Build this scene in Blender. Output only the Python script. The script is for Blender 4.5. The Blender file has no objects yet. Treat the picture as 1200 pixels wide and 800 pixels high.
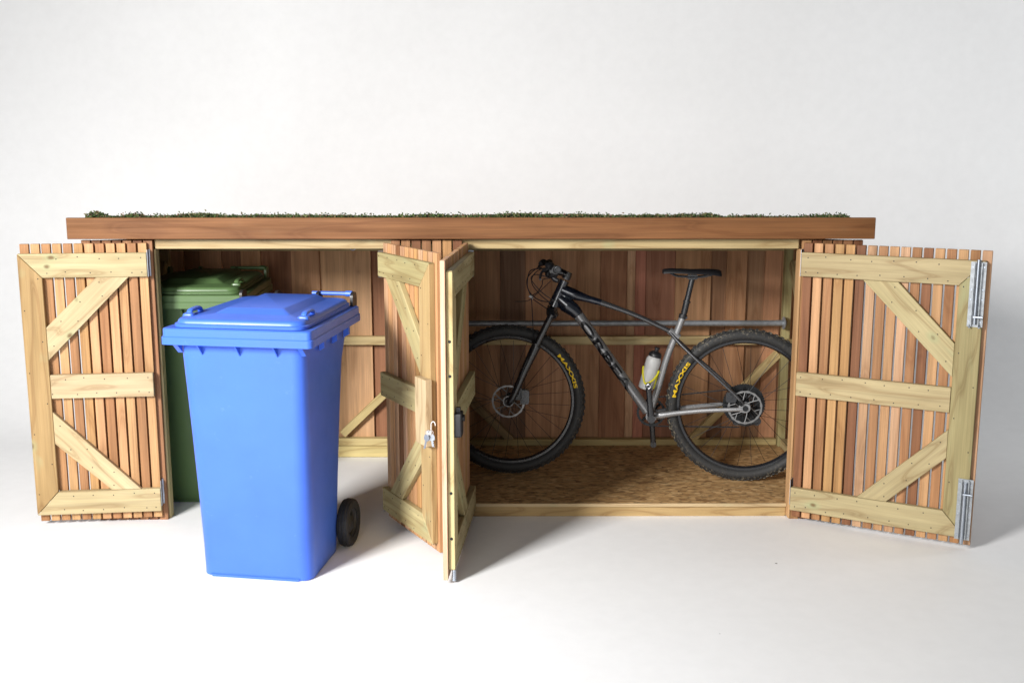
import bpy, bmesh, math, random
from mathutils import Vector, Matrix, noise
random.seed(7)
R = math.radians
S = bpy.context.scene
COL = S.collection

# ------------------------------------------------------------------ camera
cam = bpy.data.cameras.new("camera"); cam_o = bpy.data.objects.new("camera", cam); COL.objects.link(cam_o)
cam.sensor_width = 36.0; cam.lens = 36.0 * 1275 / 1200; cam.clip_end = 100; cam.clip_start = .05
cam_o.location = (0, -4.6646, 1.6513)
cam_o.rotation_euler = (R(90 - 10.2294), 0, R(-.2286))
S.camera = cam_o
# ------------------------------------------------------------------ world and lights
w = bpy.data.worlds.new("World"); S.world = w; w.use_nodes = True
bg = w.node_tree.nodes["Background"]; bg.inputs[0].default_value = (.93, .97, 1, 1); bg.inputs[1].default_value = .16
def area(name, loc, target, size, power, col=(1, 1, 1), sy=None, spread=180):
    l = bpy.data.lights.new(name, 'AREA'); l.shape = 'RECTANGLE'; l.size = size; l.size_y = sy or size
    l.energy = power; l.color = col; l.spread = R(spread)
    o = bpy.data.objects.new(name, l); COL.objects.link(o); o.location = loc
    o.rotation_euler = (Vector(target) - Vector(loc)).to_track_quat('-Z', 'Y').to_euler()
    return o
area("key_softbox", (-3.2, -4.3, 2.8), (-.1, .1, .35), 1.05, 203, (1, .985, .965), 1.4, 108)
area("backdrop_light", (-4.6, .9, 1.0), (.6, 2.5, .75), 1.0, 8, (.96, .98, 1), 1.0)
area("backdrop_light_right", (4.6, .2, 2.4), (1.9, 2.3, .5), 1.3, 22, (.94, .97, 1), 1.6)
area("front_fill", (-1.3, -6.6, 1.5), (.2, .5, .5), 2.2, 105, (1, .99, .975))
S.view_settings.view_transform = 'Standard'; S.view_settings.look = 'None'
S.view_settings.exposure = 0.0; S.view_settings.gamma = 1

# ------------------------------------------------------------------ node helpers
class NT:
    def __init__(s, name):
        s.m = bpy.data.materials.new(name); s.m.use_nodes = True; s.t = s.m.node_tree
        s.b = s.t.nodes["Principled BSDF"]
    def n(s, ty, **kw):
        x = s.t.nodes.new(ty)
        for k, v in kw.items():
            if k.startswith('i_'):
                key = k[2:]; x.inputs[int(key) if key.isdigit() else key].default_value = v
            else: setattr(x, k, v)
        return x
    def l(s, a, b): s.t.links.new(a, b)
    def vscale(s, v, sc):
        x = s.n('ShaderNodeVectorMath', operation='MULTIPLY'); s.l(v, x.inputs[0]); x.inputs[1].default_value = sc; return x.outputs[0]
    def math(s, op, a, b=None, clamp=False):
        x = s.n('ShaderNodeMath', operation=op, use_clamp=clamp)
        for i, q in enumerate((a, b)):
            if q is None: continue
            if isinstance(q, (int, float)): x.inputs[i].default_value = q
            else: s.l(q, x.inputs[i])
        return x.outputs[0]
    def noise(s, v, scale, detail=3, rough=.55, dist=0):
        x = s.n('ShaderNodeTexNoise'); x.inputs['Scale'].default_value = scale; x.inputs['Detail'].default_value = detail
        x.inputs['Roughness'].default_value = rough; x.inputs['Distortion'].default_value = dist; s.l(v, x.inputs['Vector']); return x.outputs['Fac']
    def ramp(s, f, stops):
        x = s.n('ShaderNodeValToRGB'); e = x.color_ramp.elements
        while len(e) < len(stops): e.new(.5)
        for q, (p, c) in zip(e, stops): q.position = p; q.color = (*c, 1) if len(c) == 3 else c
        s.l(f, x.inputs[0]); return x.outputs[0]
    def mix(s, f, a, b, mode='MIX'):
        x = s.n('ShaderNodeMix', data_type='RGBA', blend_type=mode)
        for i, q in ((0, f), (6, a), (7, b)):
            if isinstance(q, (int, float)): x.inputs[i].default_value = q
            elif isinstance(q, tuple): x.inputs[i].default_value = (*q, 1)
            else: s.l(q, x.inputs[i])
        return x.outputs[2]
    def bump(s, h, strength, dist):
        x = s.n('ShaderNodeBump'); x.inputs['Strength'].default_value = strength; x.inputs['Distance'].default_value = dist
        s.l(h, x.inputs['Height']); s.l(x.outputs[0], s.b.inputs['Normal'])
    def set(s, **kw):
        for k, v in kw.items():
            s.b.inputs[k.replace('_', ' ')].default_value = (*v, 1) if isinstance(v, tuple) else v
        return s

def g3(v): return (v, v, v)
def wood(name, ring, ring_amt, fib, knots, rough, green=False, gloss_var=True):
    """Grain runs along attribute gc.x; the tint of each board is its own object colour."""
    t = NT(name)
    at = t.n('ShaderNodeAttribute', attribute_name='gc'); oi = t.n('ShaderNodeObjectInfo')
    off = t.n('ShaderNodeVectorMath', operation='MULTIPLY_ADD'); t.l(at.outputs['Vector'], off.inputs[0]); off.inputs[1].default_value = (1, 1, 1)
    rv = t.n('ShaderNodeCombineXYZ'); t.l(t.math('MULTIPLY', oi.outputs['Random'], 31.7), rv.inputs[0])
    t.l(t.math('MULTIPLY', oi.outputs['Random'], 17.3), rv.inputs[1]); t.l(t.math('MULTIPLY', oi.outputs['Random'], 7.9), rv.inputs[2])
    t.l(rv.outputs[0], off.inputs[2]); v = off.outputs[0]
    low = t.noise(t.vscale(v, (.9, 7, 7)), 1.0, 2, .5)
    # contour lines of a stretched field: straight grain with cathedral arches
    ph = t.math('MULTIPLY', low, ring); ph = t.math('PINGPONG', ph, 1.0)
    rings = t.ramp(ph, [(0, g3(0)), (.72, g3(.25)), (.93, g3(1)), (1, g3(.55))])
    fine = t.noise(t.vscale(v, (5, 420, 420)), 1.0, 3, .6)
    mid = t.noise(t.vscale(v, (1.3, 55, 55)), 1.0, 3, .6)
    blot = t.noise(t.vscale(v, (2.2, 9, 9)), 1.0, 3, .5)
    base = oi.outputs['Color']
    c = t.mix(t.math('MULTIPLY', rings, ring_amt), base, t.mix(1.0, base, (.52, .40, .30), 'MULTIPLY'))
    f = t.ramp(fine, [(.3, g3(1 - fib)), (.7, g3(1 + fib * .45))]); c = t.mix(1.0, c, f, 'MULTIPLY')
    f = t.ramp(mid, [(.28, g3(1 - fib * .9)), (.72, g3(1.12))]); c = t.mix(1.0, c, f, 'MULTIPLY')
    f = t.ramp(blot, [(.3, (.86, .84, .8)), (.7, (1.08, 1.08, 1.1))]); c = t.mix(1.0, c, f, 'MULTIPLY')
    if green:
        gm = t.ramp(t.noise(t.vscale(v, (5, 14, 14)), 1.0, 2, .5), [(.66, g3(0)), (.78, g3(.18))]); c = t.mix(gm, c, (.36, .5, .30))
    if knots:
        vo = t.n('ShaderNodeTexVoronoi'); vo.inputs['Scale'].default_value = 1; t.l(t.vscale(v, (6.0, 9, 9)), vo.inputs['Vector'])
        k = t.math('ADD', vo.outputs['Distance'], t.math('MULTIPLY', t.noise(v, 60, 2), .05))
        gate = t.ramp(t.noise(t.vscale(v, (3.1, 7, 7)), 1.0, 1, .4), [(.47, g3(0)), (.52, g3(1))])
        halo = t.math('MULTIPLY', t.math('MULTIPLY', t.ramp(k, [(.10, g3(.5)), (.27, g3(0))]), gate), knots); c = t.mix(halo, c, (.30, .36, .19) if green else (.25, .13, .06))
        km = t.math('MULTIPLY', t.ramp(k, [(.07, g3(1)), (.10, g3(.55)), (.135, g3(0))]), gate)
        km = t.math('MULTIPLY', km, knots)
        c = t.mix(km, c, (.15, .085, .035))
    t.l(c, t.b.inputs['Base Color'])
    rr = t.ramp(mid, [(.3, g3(rough + .1)), (.7, g3(rough - .06))]); t.l(rr, t.b.inputs['Roughness'])
    t.b.inputs['Specular IOR Level'].default_value = .28
    t.bump(t.math('ADD', t.math('MULTIPLY', fine, .5), mid), .35, .0009)
    return t.m

CEDAR = wood('cedar', 9, .5, .26, .0, .58)
CEDAR_BOARD = wood('cedar_board', 8, .5, .22, .25, .62)
PINE = wood('treated_pine', 17, .55, .15, .9, .6, green=True)

def plain(name, col, rough=.5, metal=0, spec=.5, nscale=0, namt=.1, bump=0, bdist=.0005, coat=0):
    t = NT(name); t.set(Base_Color=col, Roughness=rough, Metallic=metal); t.b.inputs['Specular IOR Level'].default_value = spec
    if coat: t.b.inputs['Coat Weight'].default_value = coat; t.b.inputs['Coat Roughness'].default_value = .12
    if nscale:
        tc = t.n('ShaderNodeTexCoord'); f = t.noise(tc.outputs['Object'], nscale, 4, .6)
        t.l(t.mix(1.0, col, t.ramp(f, [(.3, g3(1 - namt)), (.7, g3(1 + namt))]), 'MULTIPLY'), t.b.inputs['Base Color'])
        t.l(t.ramp(f, [(.3, g3(min(1, rough + .08))), (.7, g3(max(0, rough - .06)))]), t.b.inputs['Roughness'])
        if bump: t.bump(f, bump, bdist)
    return t.m

def bin_plastic(name, col, rough, coldscratch):
    t = NT(name); tc = t.n('ShaderNodeTexCoord'); v = tc.outputs['Object']
    a = t.noise(v, 5, 4, .6); b = t.noise(t.vscale(v, (30, 30, 300)), 1, 3, .6); g = t.noise(v, 900, 2, .5)
    c = t.mix(1.0, col, t.ramp(a, [(.3, g3(.94)), (.7, g3(1.05))]), 'MULTIPLY')
    sc = t.ramp(t.noise(t.vscale(v, (14, 160, 14)), 1, 5, .75), [(.62, g3(0)), (.72, g3(coldscratch))])
    c = t.mix(sc, c, tuple(min(1, x * 1.5 + .12) for x in col))
    t.l(c, t.b.inputs['Base Color'])
    t.l(t.ramp(a, [(.3, g3(rough + .07)), (.7, g3(rough - .04))]), t.b.inputs['Roughness'])
    t.b.inputs['Specular IOR Level'].default_value = .45
    t.bump(t.math('ADD', t.math('MULTIPLY', g, .25), t.math('ADD', b, t.math('MULTIPLY', a, 3))), .22, .0006)
    return t.m

BLUE = bin_plastic('blue_plastic', (.050, .143, .64), .36, .16)
GREEN = bin_plastic('green_plastic', (.085, .15, .055), .34, .06)
RUBBER = plain('black_rubber', (.017, .017, .018), .62, 0, .4, 60, .25, .2)
BLACKP = plain('black_plastic', (.012, .012, .014), .42, 0, .5, 80, .2)
SATIN = plain('satin_black_alloy', (.011, .012, .015), .27, 0, .6, 30, .15, 0, 0, .4)
NAVY = plain('blue_black_paint', (.006, .009, .017), .22, .2, .6, 25, .15, 0, 0, .8)
GREY = plain('grey_metallic_paint', (.26, .26, .265), .27, .5, .5, 30, .08, 0, 0, .7)
DARKGREY = plain('dark_grey_metallic_paint', (.075, .075, .08), .24, .55, .6, 30, .08, 0, 0, .8)
STEEL = plain('galvanised_steel', (.31, .33, .35), .45, .5, .5, 45, .22, .3)
ZINC = plain('zinc_plate', (.42, .46, .52), .33, .9, .5, 70, .15)
DARKST = plain('dark_steel', (.028, .03, .032), .38, .8, .5, 60, .2)
ROTOR = plain('rotor_steel', (.24, .24, .24), .38, .8)
BRASS = plain('brass', (.75, .50, .12), .25, .95)
YELLOW = plain('yellow_print', (.80, .52, .01), .5)
LIME = plain('lime_plastic', (.78, .70, .02), .4)
WHITEP = plain('white_plastic', (.62, .62, .61), .35)
CHROME = plain('chrome', (.8, .8, .82), .14, 1)
PRINTBLK = plain('black_print', (.006, .006, .008), .3)
PRINTGRY = plain('grey_print', (.24, .24, .245), .3, .3)
ROOFM = plain('roof_board', (.06, .045, .035), .8, 0, .3, 20, .25)
SOIL = plain('soil', (.035, .026, .018), .95, 0, .1, 60, .4, .6, .004)

t = NT('bottle_plastic'); t.set(Base_Color=(.66, .66, .65), Roughness=.45); t.b.inputs['Transmission Weight'].default_value = .25
BOTTLE = t.m
# tyre with dried mud specks
def tyre_mat(name, amt):
    t = NT(name); tc = t.n('ShaderNodeTexCoord'); v = tc.outputs['Object']
    n1 = t.noise(v, 70, 4, .75); n2 = t.noise(v, 9, 2, .5)
    rad = t.n('ShaderNodeVectorMath', operation='LENGTH'); t.l(t.vscale(v, (1, 0, 1)), rad.inputs[0])
    outer = t.ramp(t.math('MULTIPLY', rad.outputs['Value'], 1.0), [(.338, g3(.12)), (.362, g3(1))])
    m = t.math('MULTIPLY', t.ramp(n1, [(.54, g3(0)), (.64, g3(amt))]), outer)
    m = t.math('MULTIPLY', m, t.ramp(n2, [(.38, g3(.35)), (.6, g3(1))]))
    c = t.mix(m, (.019, .019, .019), (.30, .25, .17)); t.l(c, t.b.inputs['Base Color']); t.b.inputs['Roughness'].default_value = .66
    t.bump(n1, .3, .001); return t.m
TYRE_F = tyre_mat('tyre_rubber_clean', .35); TYRE_R = tyre_mat('tyre_rubber_muddy', 1.0)

# OSB
t = NT('oriented_strand_board'); at = t.n('ShaderNodeTexCoord'); v = at.outputs['Object']
c = None
for i, (rot, sc) in enumerate(((8, (20, 80, 1)), (-32, (25, 88, 1)), (57, (34, 66, 1)))):
    mp = t.n('ShaderNodeMapping'); mp.inputs['Rotation'].default_value = (0, 0, R(rot)); mp.inputs['Scale'].default_value = sc; mp.inputs['Location'].default_value = (i * 3.1, i * 1.7, 0); t.l(v, mp.inputs[0])
    vo = t.n('ShaderNodeTexVoronoi'); vo.inputs['Scale'].default_value = 1; t.l(mp.outputs[0], vo.inputs['Vector'])
    sep = t.n('ShaderNodeSeparateColor'); t.l(vo.outputs['Color'], sep.inputs[0])
    cc = t.ramp(sep.outputs[0], [(0, (.22, .125, .055)), (.12, (.46, .30, .145)), (.7, (.60, .42, .22)), (1, (.74, .56, .33))])
    ed = t.ramp(vo.outputs['Distance'], [(.5, g3(1)), (.8, g3(.5))]); cc = t.mix(1.0, cc, ed, 'MULTIPLY')
    c = cc if c is None else t.mix(t.ramp(sep.outputs[1], [(.45, g3(0)), (.5, g3(1))]), c, cc)
    if i == 0: hh = sep.outputs[2]
fi = t.noise(t.vscale(v, (40, 400, 1)), 1, 3, .6); c = t.mix(1.0, c, t.ramp(fi, [(.3, g3(.78)), (.7, g3(1.15))]), 'MULTIPLY')
c = t.mix(1.0, c, (.92, .80, .66), 'MULTIPLY')
t.l(c, t.b.inputs['Base Color']); t.b.inputs['Roughness'].default_value = .6; t.bump(hh, .4, .0012)
OSB = t.m
# backdrop paint
t = NT('backdrop_paint'); tc = t.n('ShaderNodeTexCoord'); v = tc.outputs['Object']
a = t.noise(v, .9, 4, .55); b = t.noise(v, 14, 5, .65)
c = t.mix(1.0, (.88, .882, .885), t.ramp(a, [(.3, (.972, .97, .968)), (.7, (1.02, 1.02, 1.02))]), 'MULTIPLY')
c = t.mix(1.0, c, t.ramp(b, [(.35, g3(.985)), (.65, g3(1.012))]), 'MULTIPLY')
vo = t.n('ShaderNodeTexVoronoi'); vo.inputs['Scale'].default_value = 4.0; t.l(v, vo.inputs['Vector'])
sp = t.ramp(vo.outputs['Distance'], [(.014, g3(1)), (.024, g3(0))]); sz = t.n('ShaderNodeSeparateXYZ'); t.l(v, sz.inputs[0]); lowz = t.math('LESS_THAN', sz.outputs[2], .01)
c = t.mix(t.math('MULTIPLY', t.math('MULTIPLY', sp, .9), lowz), c, (.12, .11, .1))
scr = t.ramp(t.noise(t.vscale(v, (1.2, 26, 1)), 1, 5, .7), [(.70, g3(0)), (.76, g3(.10))]); c = t.mix(scr, c, (.60, .57, .53))
t.l(c, t.b.inputs['Base Color']); t.l(t.ramp(a, [(.3, g3(.62)), (.7, g3(.5))]), t.b.inputs['Roughness']); t.b.inputs['Specular IOR Level'].default_value = .25
t.bump(b, .08, .002)
PAINT = t.m
# moss
t = NT('moss_leaf'); oi = t.n('ShaderNodeNewGeometry')
c = t.ramp(oi.outputs['Random Per Island'], [(0, (.014, .026, .008)), (.35, (.045, .085, .018)), (.62, (.10, .14, .04)), (.78, (.17, .16, .07)), (.9, (.15, .10, .05)), (1, (.16, .06, .045))])
t.l(c, t.b.inputs['Base Color']); t.b.inputs['Roughness'].default_value = .8
MOSS = t.m

# ------------------------------------------------------------------ mesh helpers
def link(name, me, parent=None, mat=None, loc=(0, 0, 0), rot=(0, 0, 0), color=None):
    o = bpy.data.objects.new(name, me); COL.objects.link(o); o.location = loc; o.rotation_euler = rot
    if parent: o.parent = parent
    if mat is not None and not me.materials: me.materials.append(mat)
    if color: o.color = (*color, 1)
    return o
def to_mesh(bm, smooth=True, name='m'):
    bmesh.ops.recalc_face_normals(bm, faces=bm.faces)
    me = bpy.data.meshes.new(name); bm.to_mesh(me); bm.free()
    if smooth:
        me.shade_smooth()
        me.set_sharp_from_angle(angle=R(34))
    return me
def grain(me, g, t=None, n=None):
    g = Vector(g).normalized()
    t = Vector(t).normalized() if t else (Vector((0, 1, 0)) if abs(g.y) < .9 else Vector((1, 0, 0)))
    n = g.cross(t)
    a = me.attributes.new('gc', 'FLOAT_VECTOR', 'POINT')
    ox, oy = random.uniform(0, 9), random.uniform(0, 9)
    for i, v in enumerate(me.vertices): a.data[i].vector = (v.co.dot(g) + ox, v.co.dot(t) + oy, v.co.dot(n))
    return me
def bm_box(bm, x0, x1, y0, y1, z0, z1):
    vs = [bm.verts.new(p) for p in ((x0, y0, z0), (x1, y0, z0), (x1, y1, z0), (x0, y1, z0), (x0, y0, z1), (x1, y0, z1), (x1, y1, z1), (x0, y1, z1))]
    return [bm.faces.new([vs[i] for i in f]) for f in ((0, 3, 2, 1), (4, 5, 6, 7), (0, 1, 5, 4), (1, 2, 6, 5), (2, 3, 7, 6), (3, 0, 4, 7))]
def box_mesh(x0, x1, y0, y1, z0, z1, bev=.0015, g=None):
    bm = bmesh.new(); bm_box(bm, x0, x1, y0, y1, z0, z1)
    if bev: bmesh.ops.bevel(bm, geom=list(bm.edges), offset=bev, segments=1, affect='EDGES')
    me = to_mesh(bm, False)
    if g: grain(me, g)
    return me
def prism_xz(poly, y0, y1, bev=.0018, g=None):
    """polygon in the xz plane, given depth along y"""
    bm = bmesh.new(); a = [bm.verts.new((x, y0, z)) for x, z in poly]; b = [bm.verts.new((x, y1, z)) for x, z in poly]
    bm.faces.new(a); bm.faces.new(b[::-1]); n = len(poly)
    for i in range(n): bm.faces.new((a[i], b[i], b[(i + 1) % n], a[(i + 1) % n]))
    bmesh.ops.recalc_face_normals(bm, faces=bm.faces)
    if bev: bmesh.ops.bevel(bm, geom=list(bm.edges), offset=bev, segments=1, affect='EDGES')
    me = to_mesh(bm, False)
    if g: grain(me, g)
    return me
def bm_cyl(bm, p0, p1, r0, r1=None, seg=16, cap=True):
    p0, p1 = Vector(p0), Vector(p1); r1 = r0 if r1 is None else r1
    d = (p1 - p0).normalized(); u = d.orthogonal().normalized(); v = d.cross(u)
    A = [bm.verts.new(p0 + r0 * (math.cos(a) * u + math.sin(a) * v)) for a in [2 * math.pi * i / seg for i in range(seg)]]
    B = [bm.verts.new(p1 + r1 * (math.cos(a) * u + math.sin(a) * v)) for a in [2 * math.pi * i / seg for i in range(seg)]]
    for i in range(seg): bm.faces.new((A[i], A[(i + 1) % seg], B[(i + 1) % seg], B[i]))
    if cap: bm.faces.new(A[::-1]); bm.faces.new(B)
def smooth_pts(P, n=6):
    P = [Vector(p) for p in P]; out = []
    for i in range(len(P) - 1):
        a = P[max(i - 1, 0)]; b = P[i]; c = P[i + 1]; d = P[min(i + 2, len(P) - 1)]
        for k in range(n):
            t = k / n; out.append(.5 * ((2 * b) + (c - a) * t + (2 * a - 5 * b + 4 * c - d) * t * t + (3 * b - a - 3 * c + d) * t ** 3))
    out.append(P[-1]); return out
def bm_tube(bm, pts, rad, seg=12, side=None, squash=None, cap=True):
    """sweep; side = lateral axis kept fixed so elliptical sections (squash = lateral/other) do not twist"""
    pts = [Vector(p) for p in pts]; n = len(pts); rings = []
    rads = rad if isinstance(rad, (list, tuple)) else [rad] * n
    if len(rads) != n: rads = [rads[0] + 0 * i for i in range(n)] if len(rads) == 1 else [rads[min(int(i / (n - 1) * (len(rads) - 1)), len(rads) - 2)] * (1 - ((i / (n - 1) * (len(rads) - 1)) - min(int(i / (n - 1) * (len(rads) - 1)), len(rads) - 2))) + rads[min(int(i / (n - 1) * (len(rads) - 1)), len(rads) - 2) + 1] * ((i / (n - 1) * (len(rads) - 1)) - min(int(i / (n - 1) * (len(rads) - 1)), len(rads) - 2)) for i in range(n)]
    u = None
    for i, p in enumerate(pts):
        d = (pts[min(i + 1, n - 1)] - pts[max(i - 1, 0)]).normalized()
        if side: u = Vector(side); u = (u - d * u.dot(d)).normalized()
        elif u is None: u = d.orthogonal().normalized()
        else: u = (u - d * u.dot(d)).normalized()
        v = d.cross(u); q = squash or 1
        rings.append([bm.verts.new(p + rads[i] * (math.cos(a) * u * q + math.sin(a) * v)) for a in [2 * math.pi * k / seg for k in range(seg)]])
    for a, b in zip(rings, rings[1:]):
        for k in range(seg): bm.faces.new((a[k], a[(k + 1) % seg], b[(k + 1) % seg], b[k]))
    if cap: bm.faces.new(rings[0][::-1]); bm.faces.new(rings[-1])
def bm_lathe_y(bm, prof, seg=64, cx=0, cz=0, closed=True):
    """profile of (radius, y) turned about the y axis"""
    rings = []
    for k in range(seg):
        a = 2 * math.pi * k / seg; rings.append([bm.verts.new((cx + r * math.cos(a), y, cz + r * math.sin(a))) for r, y in prof])
    n = len(prof)
    for k in range(seg):
        A, B = rings[k], rings[(k + 1) % seg]
        for i in range(n if closed else n - 1): bm.faces.new((A[i], A[(i + 1) % n], B[(i + 1) % n], B[i]))
def rrect(cx0, cx1, cy0, cy1, r, z, seg=5):
    """rounded rectangle loop; r may be one radius or four (front-left, front-right, back-right, back-left)"""
    rr = r if isinstance(r, (tuple, list)) else (r,) * 4; out = []
    for (x, y, a0, q) in ((cx0 + rr[0], cy0 + rr[0], 180, rr[0]), (cx1 - rr[1], cy0 + rr[1], 270, rr[1]), (cx1 - rr[2], cy1 - rr[2], 0, rr[2]), (cx0 + rr[3], cy1 - rr[3], 90, rr[3])):
        for k in range(seg + 1):
            a = R(a0 + 90 * k / seg); out.append(Vector((x + q * math.cos(a), y + q * math.sin(a), z)))
    return out
def bm_loft(bm, loops, cap0=True, cap1=True, close=False):
    L = [[bm.verts.new(p) for p in lp] for lp in loops]; n = len(L[0])
    pairs = list(zip(L, L[1:])) + ([(L[-1], L[0])] if close else [])
    for a, b in pairs:
        for k in range(n): bm.faces.new((a[k], a[(k + 1) % n], b[(k + 1) % n], b[k]))
    if not close:
        if cap0: bm.faces.new(L[0][::-1])
        if cap1: bm.faces.new(L[-1])
def thing(name, label, cat, loc=(0, 0, 0), rz=0, group=None):
    o = bpy.data.objects.new(name, None); COL.objects.link(o); o.location = loc; o.rotation_euler = (0, 0, rz)
    o.empty_display_size = .1; o['label'] = label; o['category'] = cat
    if group: o['group'] = group
    return o
def mk(name, bm, mat, parent, loc=(0, 0, 0), rot=(0, 0, 0), smooth=True, color=None):
    return link(name, to_mesh(bm, smooth, name), parent, mat, loc, rot, color)

# ------------------------------------------------------------------ backdrop: floor sweeping up into a wall
bm = bmesh.new(); prof = [(-9, 0)] + [(-7 + i * .9, 0) for i in range(9)] + [(1.25, 0)]
Rc = 1.25
prof += [(1.25 + Rc * math.sin(a), Rc - Rc * math.cos(a)) for a in [R(90) * i / 16 for i in range(1, 17)]] + [(2.5, z) for z in (2.2, 3.2, 4.5)]
rows = [[bm.verts.new((x, y, z)) for x in (-7.5, -4, -1, 2, 5, 7.5)] for y, z in prof]
for a, b in zip(rows, rows[1:]):
    for i in range(len(a) - 1): bm.faces.new((a[i], a[i + 1], b[i + 1], b[i]))
fl = mk('backdrop', bm, PAINT, None); fl['kind'] = 'structure'

# ------------------------------------------------------------------ colours of single boards
C_D, C_M, C_L, C_P, C_T = (.21, .088, .040), (.33, .160, .075), (.46, .250, .125), (.54, .320, .190), (.42, .230, .100)
def jit(c, a=.07): k = random.uniform(1 - a, 1 + a); return tuple(min(1, x * k * random.uniform(.975, 1.025)) for x in c)
PN_A, PN_D, PN_B, PN_I = (.50, .395, .225), (.43, .35, .19), (.58, .42, .185), (.50, .40, .20)

# ------------------------------------------------------------------ the shed
shed = thing('storage_shed', 'long low slatted cedar store with four open doors and a green roof', 'shed')
PITCH = .0442
slat_me = box_mesh(0, .0385, 0, .018, 0, 1.0, .0012, (0, 0, 1))
slat_variants = [slat_me] + [box_mesh(0, .0385, 0, .018, 0, 1.0, .0012, (0, 0, 1)) for _ in range(5)]
def slat(parent, x, y, z0, h, color, rot=None, name='slat'):
    o = link(name, random.choice(slat_variants), parent, CEDAR, (x, y, z0)); o.scale = (1, 1, h); o.color = (*color, 1)
    if rot is not None: o.rotation_euler = (0, 0, rot)
    return o
def board(name, parent, x0, x1, y0, y1, z0, z1, g, mat, color, bev=.0018):
    return link(name, box_mesh(x0, x1, y0, y1, z0, z1, bev, g), parent, mat, color=color)
PAL = [C_M, C_D, C_M, C_L, C_M, C_D, C_T, C_M]
WX0, WX1 = -1.819, 1.520            # outer faces of the side walls
# front slat panels
for x0, n in ((-1.826, 7), (-.500, 7), (1.2625, 6)):
    for i in range(n): slat(shed, x0 + i * PITCH + (.0035 if n == 6 else 0), 0, 0, 1.25, jit(PAL[(i * 3 + n) % 8] if n != 7 or x0 > -1 else (C_M, C_D, C_M, C_D, C_M, C_D, C_M)[i]))
# posts behind the panels and in the corners
for (x0, x1, y0, y1, z0, z1) in ((-1.80, -1.755, .02, .065, 0, 1.21), (-1.555, -1.515, .02, .065, 0, 1.21), (-.498, -.453, .02, .065, 0, 1.21), (-.235, -.195, .02, .065, .064, 1.21),
                         (1.267, 1.31, .02, .065, .064, 1.21), (1.45, 1.497, .02, .065, .064, 1.21), (-1.80, -1.755, .955, 1.0, 0, 1.19), (1.443, 1.483, .962, 1.007, .064, 1.17), (-.30, -.255, .955, 1.0, .064, 1.17)):
    board('post', shed, x0, x1, y0, y1, z0, z1, (0, 0, 1), PINE, jit((.40, .34, .16) if x0 > 1.4 else PN_I, .1))
board('header_rail', shed, -1.518, -.47, .0195, .064, 1.2115, 1.252, (1, 0, 0), PINE, (.47, .36, .19))
board('header_rail', shed, -.225, 1.2555, .0195, .064, 1.2115, 1.252, (1, 0, 0), PINE, (.43, .33, .165))
# cedar trim on the jamb beside the right-hand door
board('jamb_trim', shed, 1.2565, 1.2655, -.004, .062, .004, 1.2105, (0, 0, 1), CEDAR, (.55, .33, .16))
# side walls: slats, rails, braces
for sx, base in ((WX0, 0), (WX1 - .018, 1)):
    for i in range(21):
        slat(shed, sx + (.018 if True else 0), .022 + i * .0478, 0, 1.245 - i * .0036, jit(random.choice(PAL)), R(90))
for sx in (-1.799, 1.455):
    board('side_rail', shed, sx, sx + .044, .067, .953, .60, .65, (0, 1, 0), PINE, jit(PN_I))
    board('side_rail', shed, sx, sx + .044, .067, .953, .066 if sx > 0 else .002, .11, (0, 1, 0), PINE, jit(PN_I))
def brace_x(sx, y0, z0, y1, z1, wd=.045):
    bm = bmesh.new(); d = Vector((y1 - y0, z1 - z0)).normalized(); nn = Vector((-d.y, d.x)) * wd / 2
    P = [(y0 + nn.x, z0 + nn.y), (y1 + nn.x, z1 + nn.y), (y1 - nn.x, z1 - nn.y), (y0 - nn.x, z0 - nn.y)]
    a = [bm.verts.new((sx, y, z)) for y, z in P]; b = [bm.verts.new((sx + .04, y, z)) for y, z in P]
    bm.faces.new(a); bm.faces.new(b[::-1])
    for i in range(4): bm.faces.new((a[i], b[i], b[(i + 1) % 4], a[(i + 1) % 4]))
    me = to_mesh(bm, False); grain(me, (0, d.x, d.y), (1, 0, 0)); return link('side_brace', me, shed, PINE, color=jit(PN_I))
brace_x(1.457, .60, .68, .93, 1.05); brace_x(-1.797, .60, .68, .93, 1.05)
# back wall: close vertical cedar boards, each its own width and tone
seams = [-1.81, -1.70, -1.614, -1.50, -1.40, -1.296, -1.137, -.987, -.86, -.719, -.60, -.47, -.33, -.17, -.04, .094, .233, .363, .489, .628, .673, .727, .884, 1.072, 1.153, 1.26, 1.355, 1.44, 1.51]
C_D, C_M, C_L, C_T = (.33, .155, .078), (.50, .27, .14), (.64, .38, .205), (.57, .34, .16)
tones = [C_M, C_D, C_M, C_D, C_M, C_D, C_M, C_L, C_L, C_D, C_D, C_M, C_M, C_M, (.24, .13, .075), C_M, (.55, .31, .17), (.50, .27, .14), C_D, (.60, .36, .21), (.42, .17, .105), (.34, .16, .09), C_M, (.29, .15, .08), (.44, .23, .12), (.32, .18, .10), (.5, .26, .14), C_M]
for i, (a, b) in enumerate(zip(seams, seams[1:])):
    dy = (i % 2) * .0175
    board('back_board', shed, a - .006 * (i % 2), b + .006 * (i % 2), 1.0295 + dy, 1.046 + dy, .012, 1.2, (0, 0, 1), CEDAR_BOARD, jit(tones[i], .05), .0014)
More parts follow.
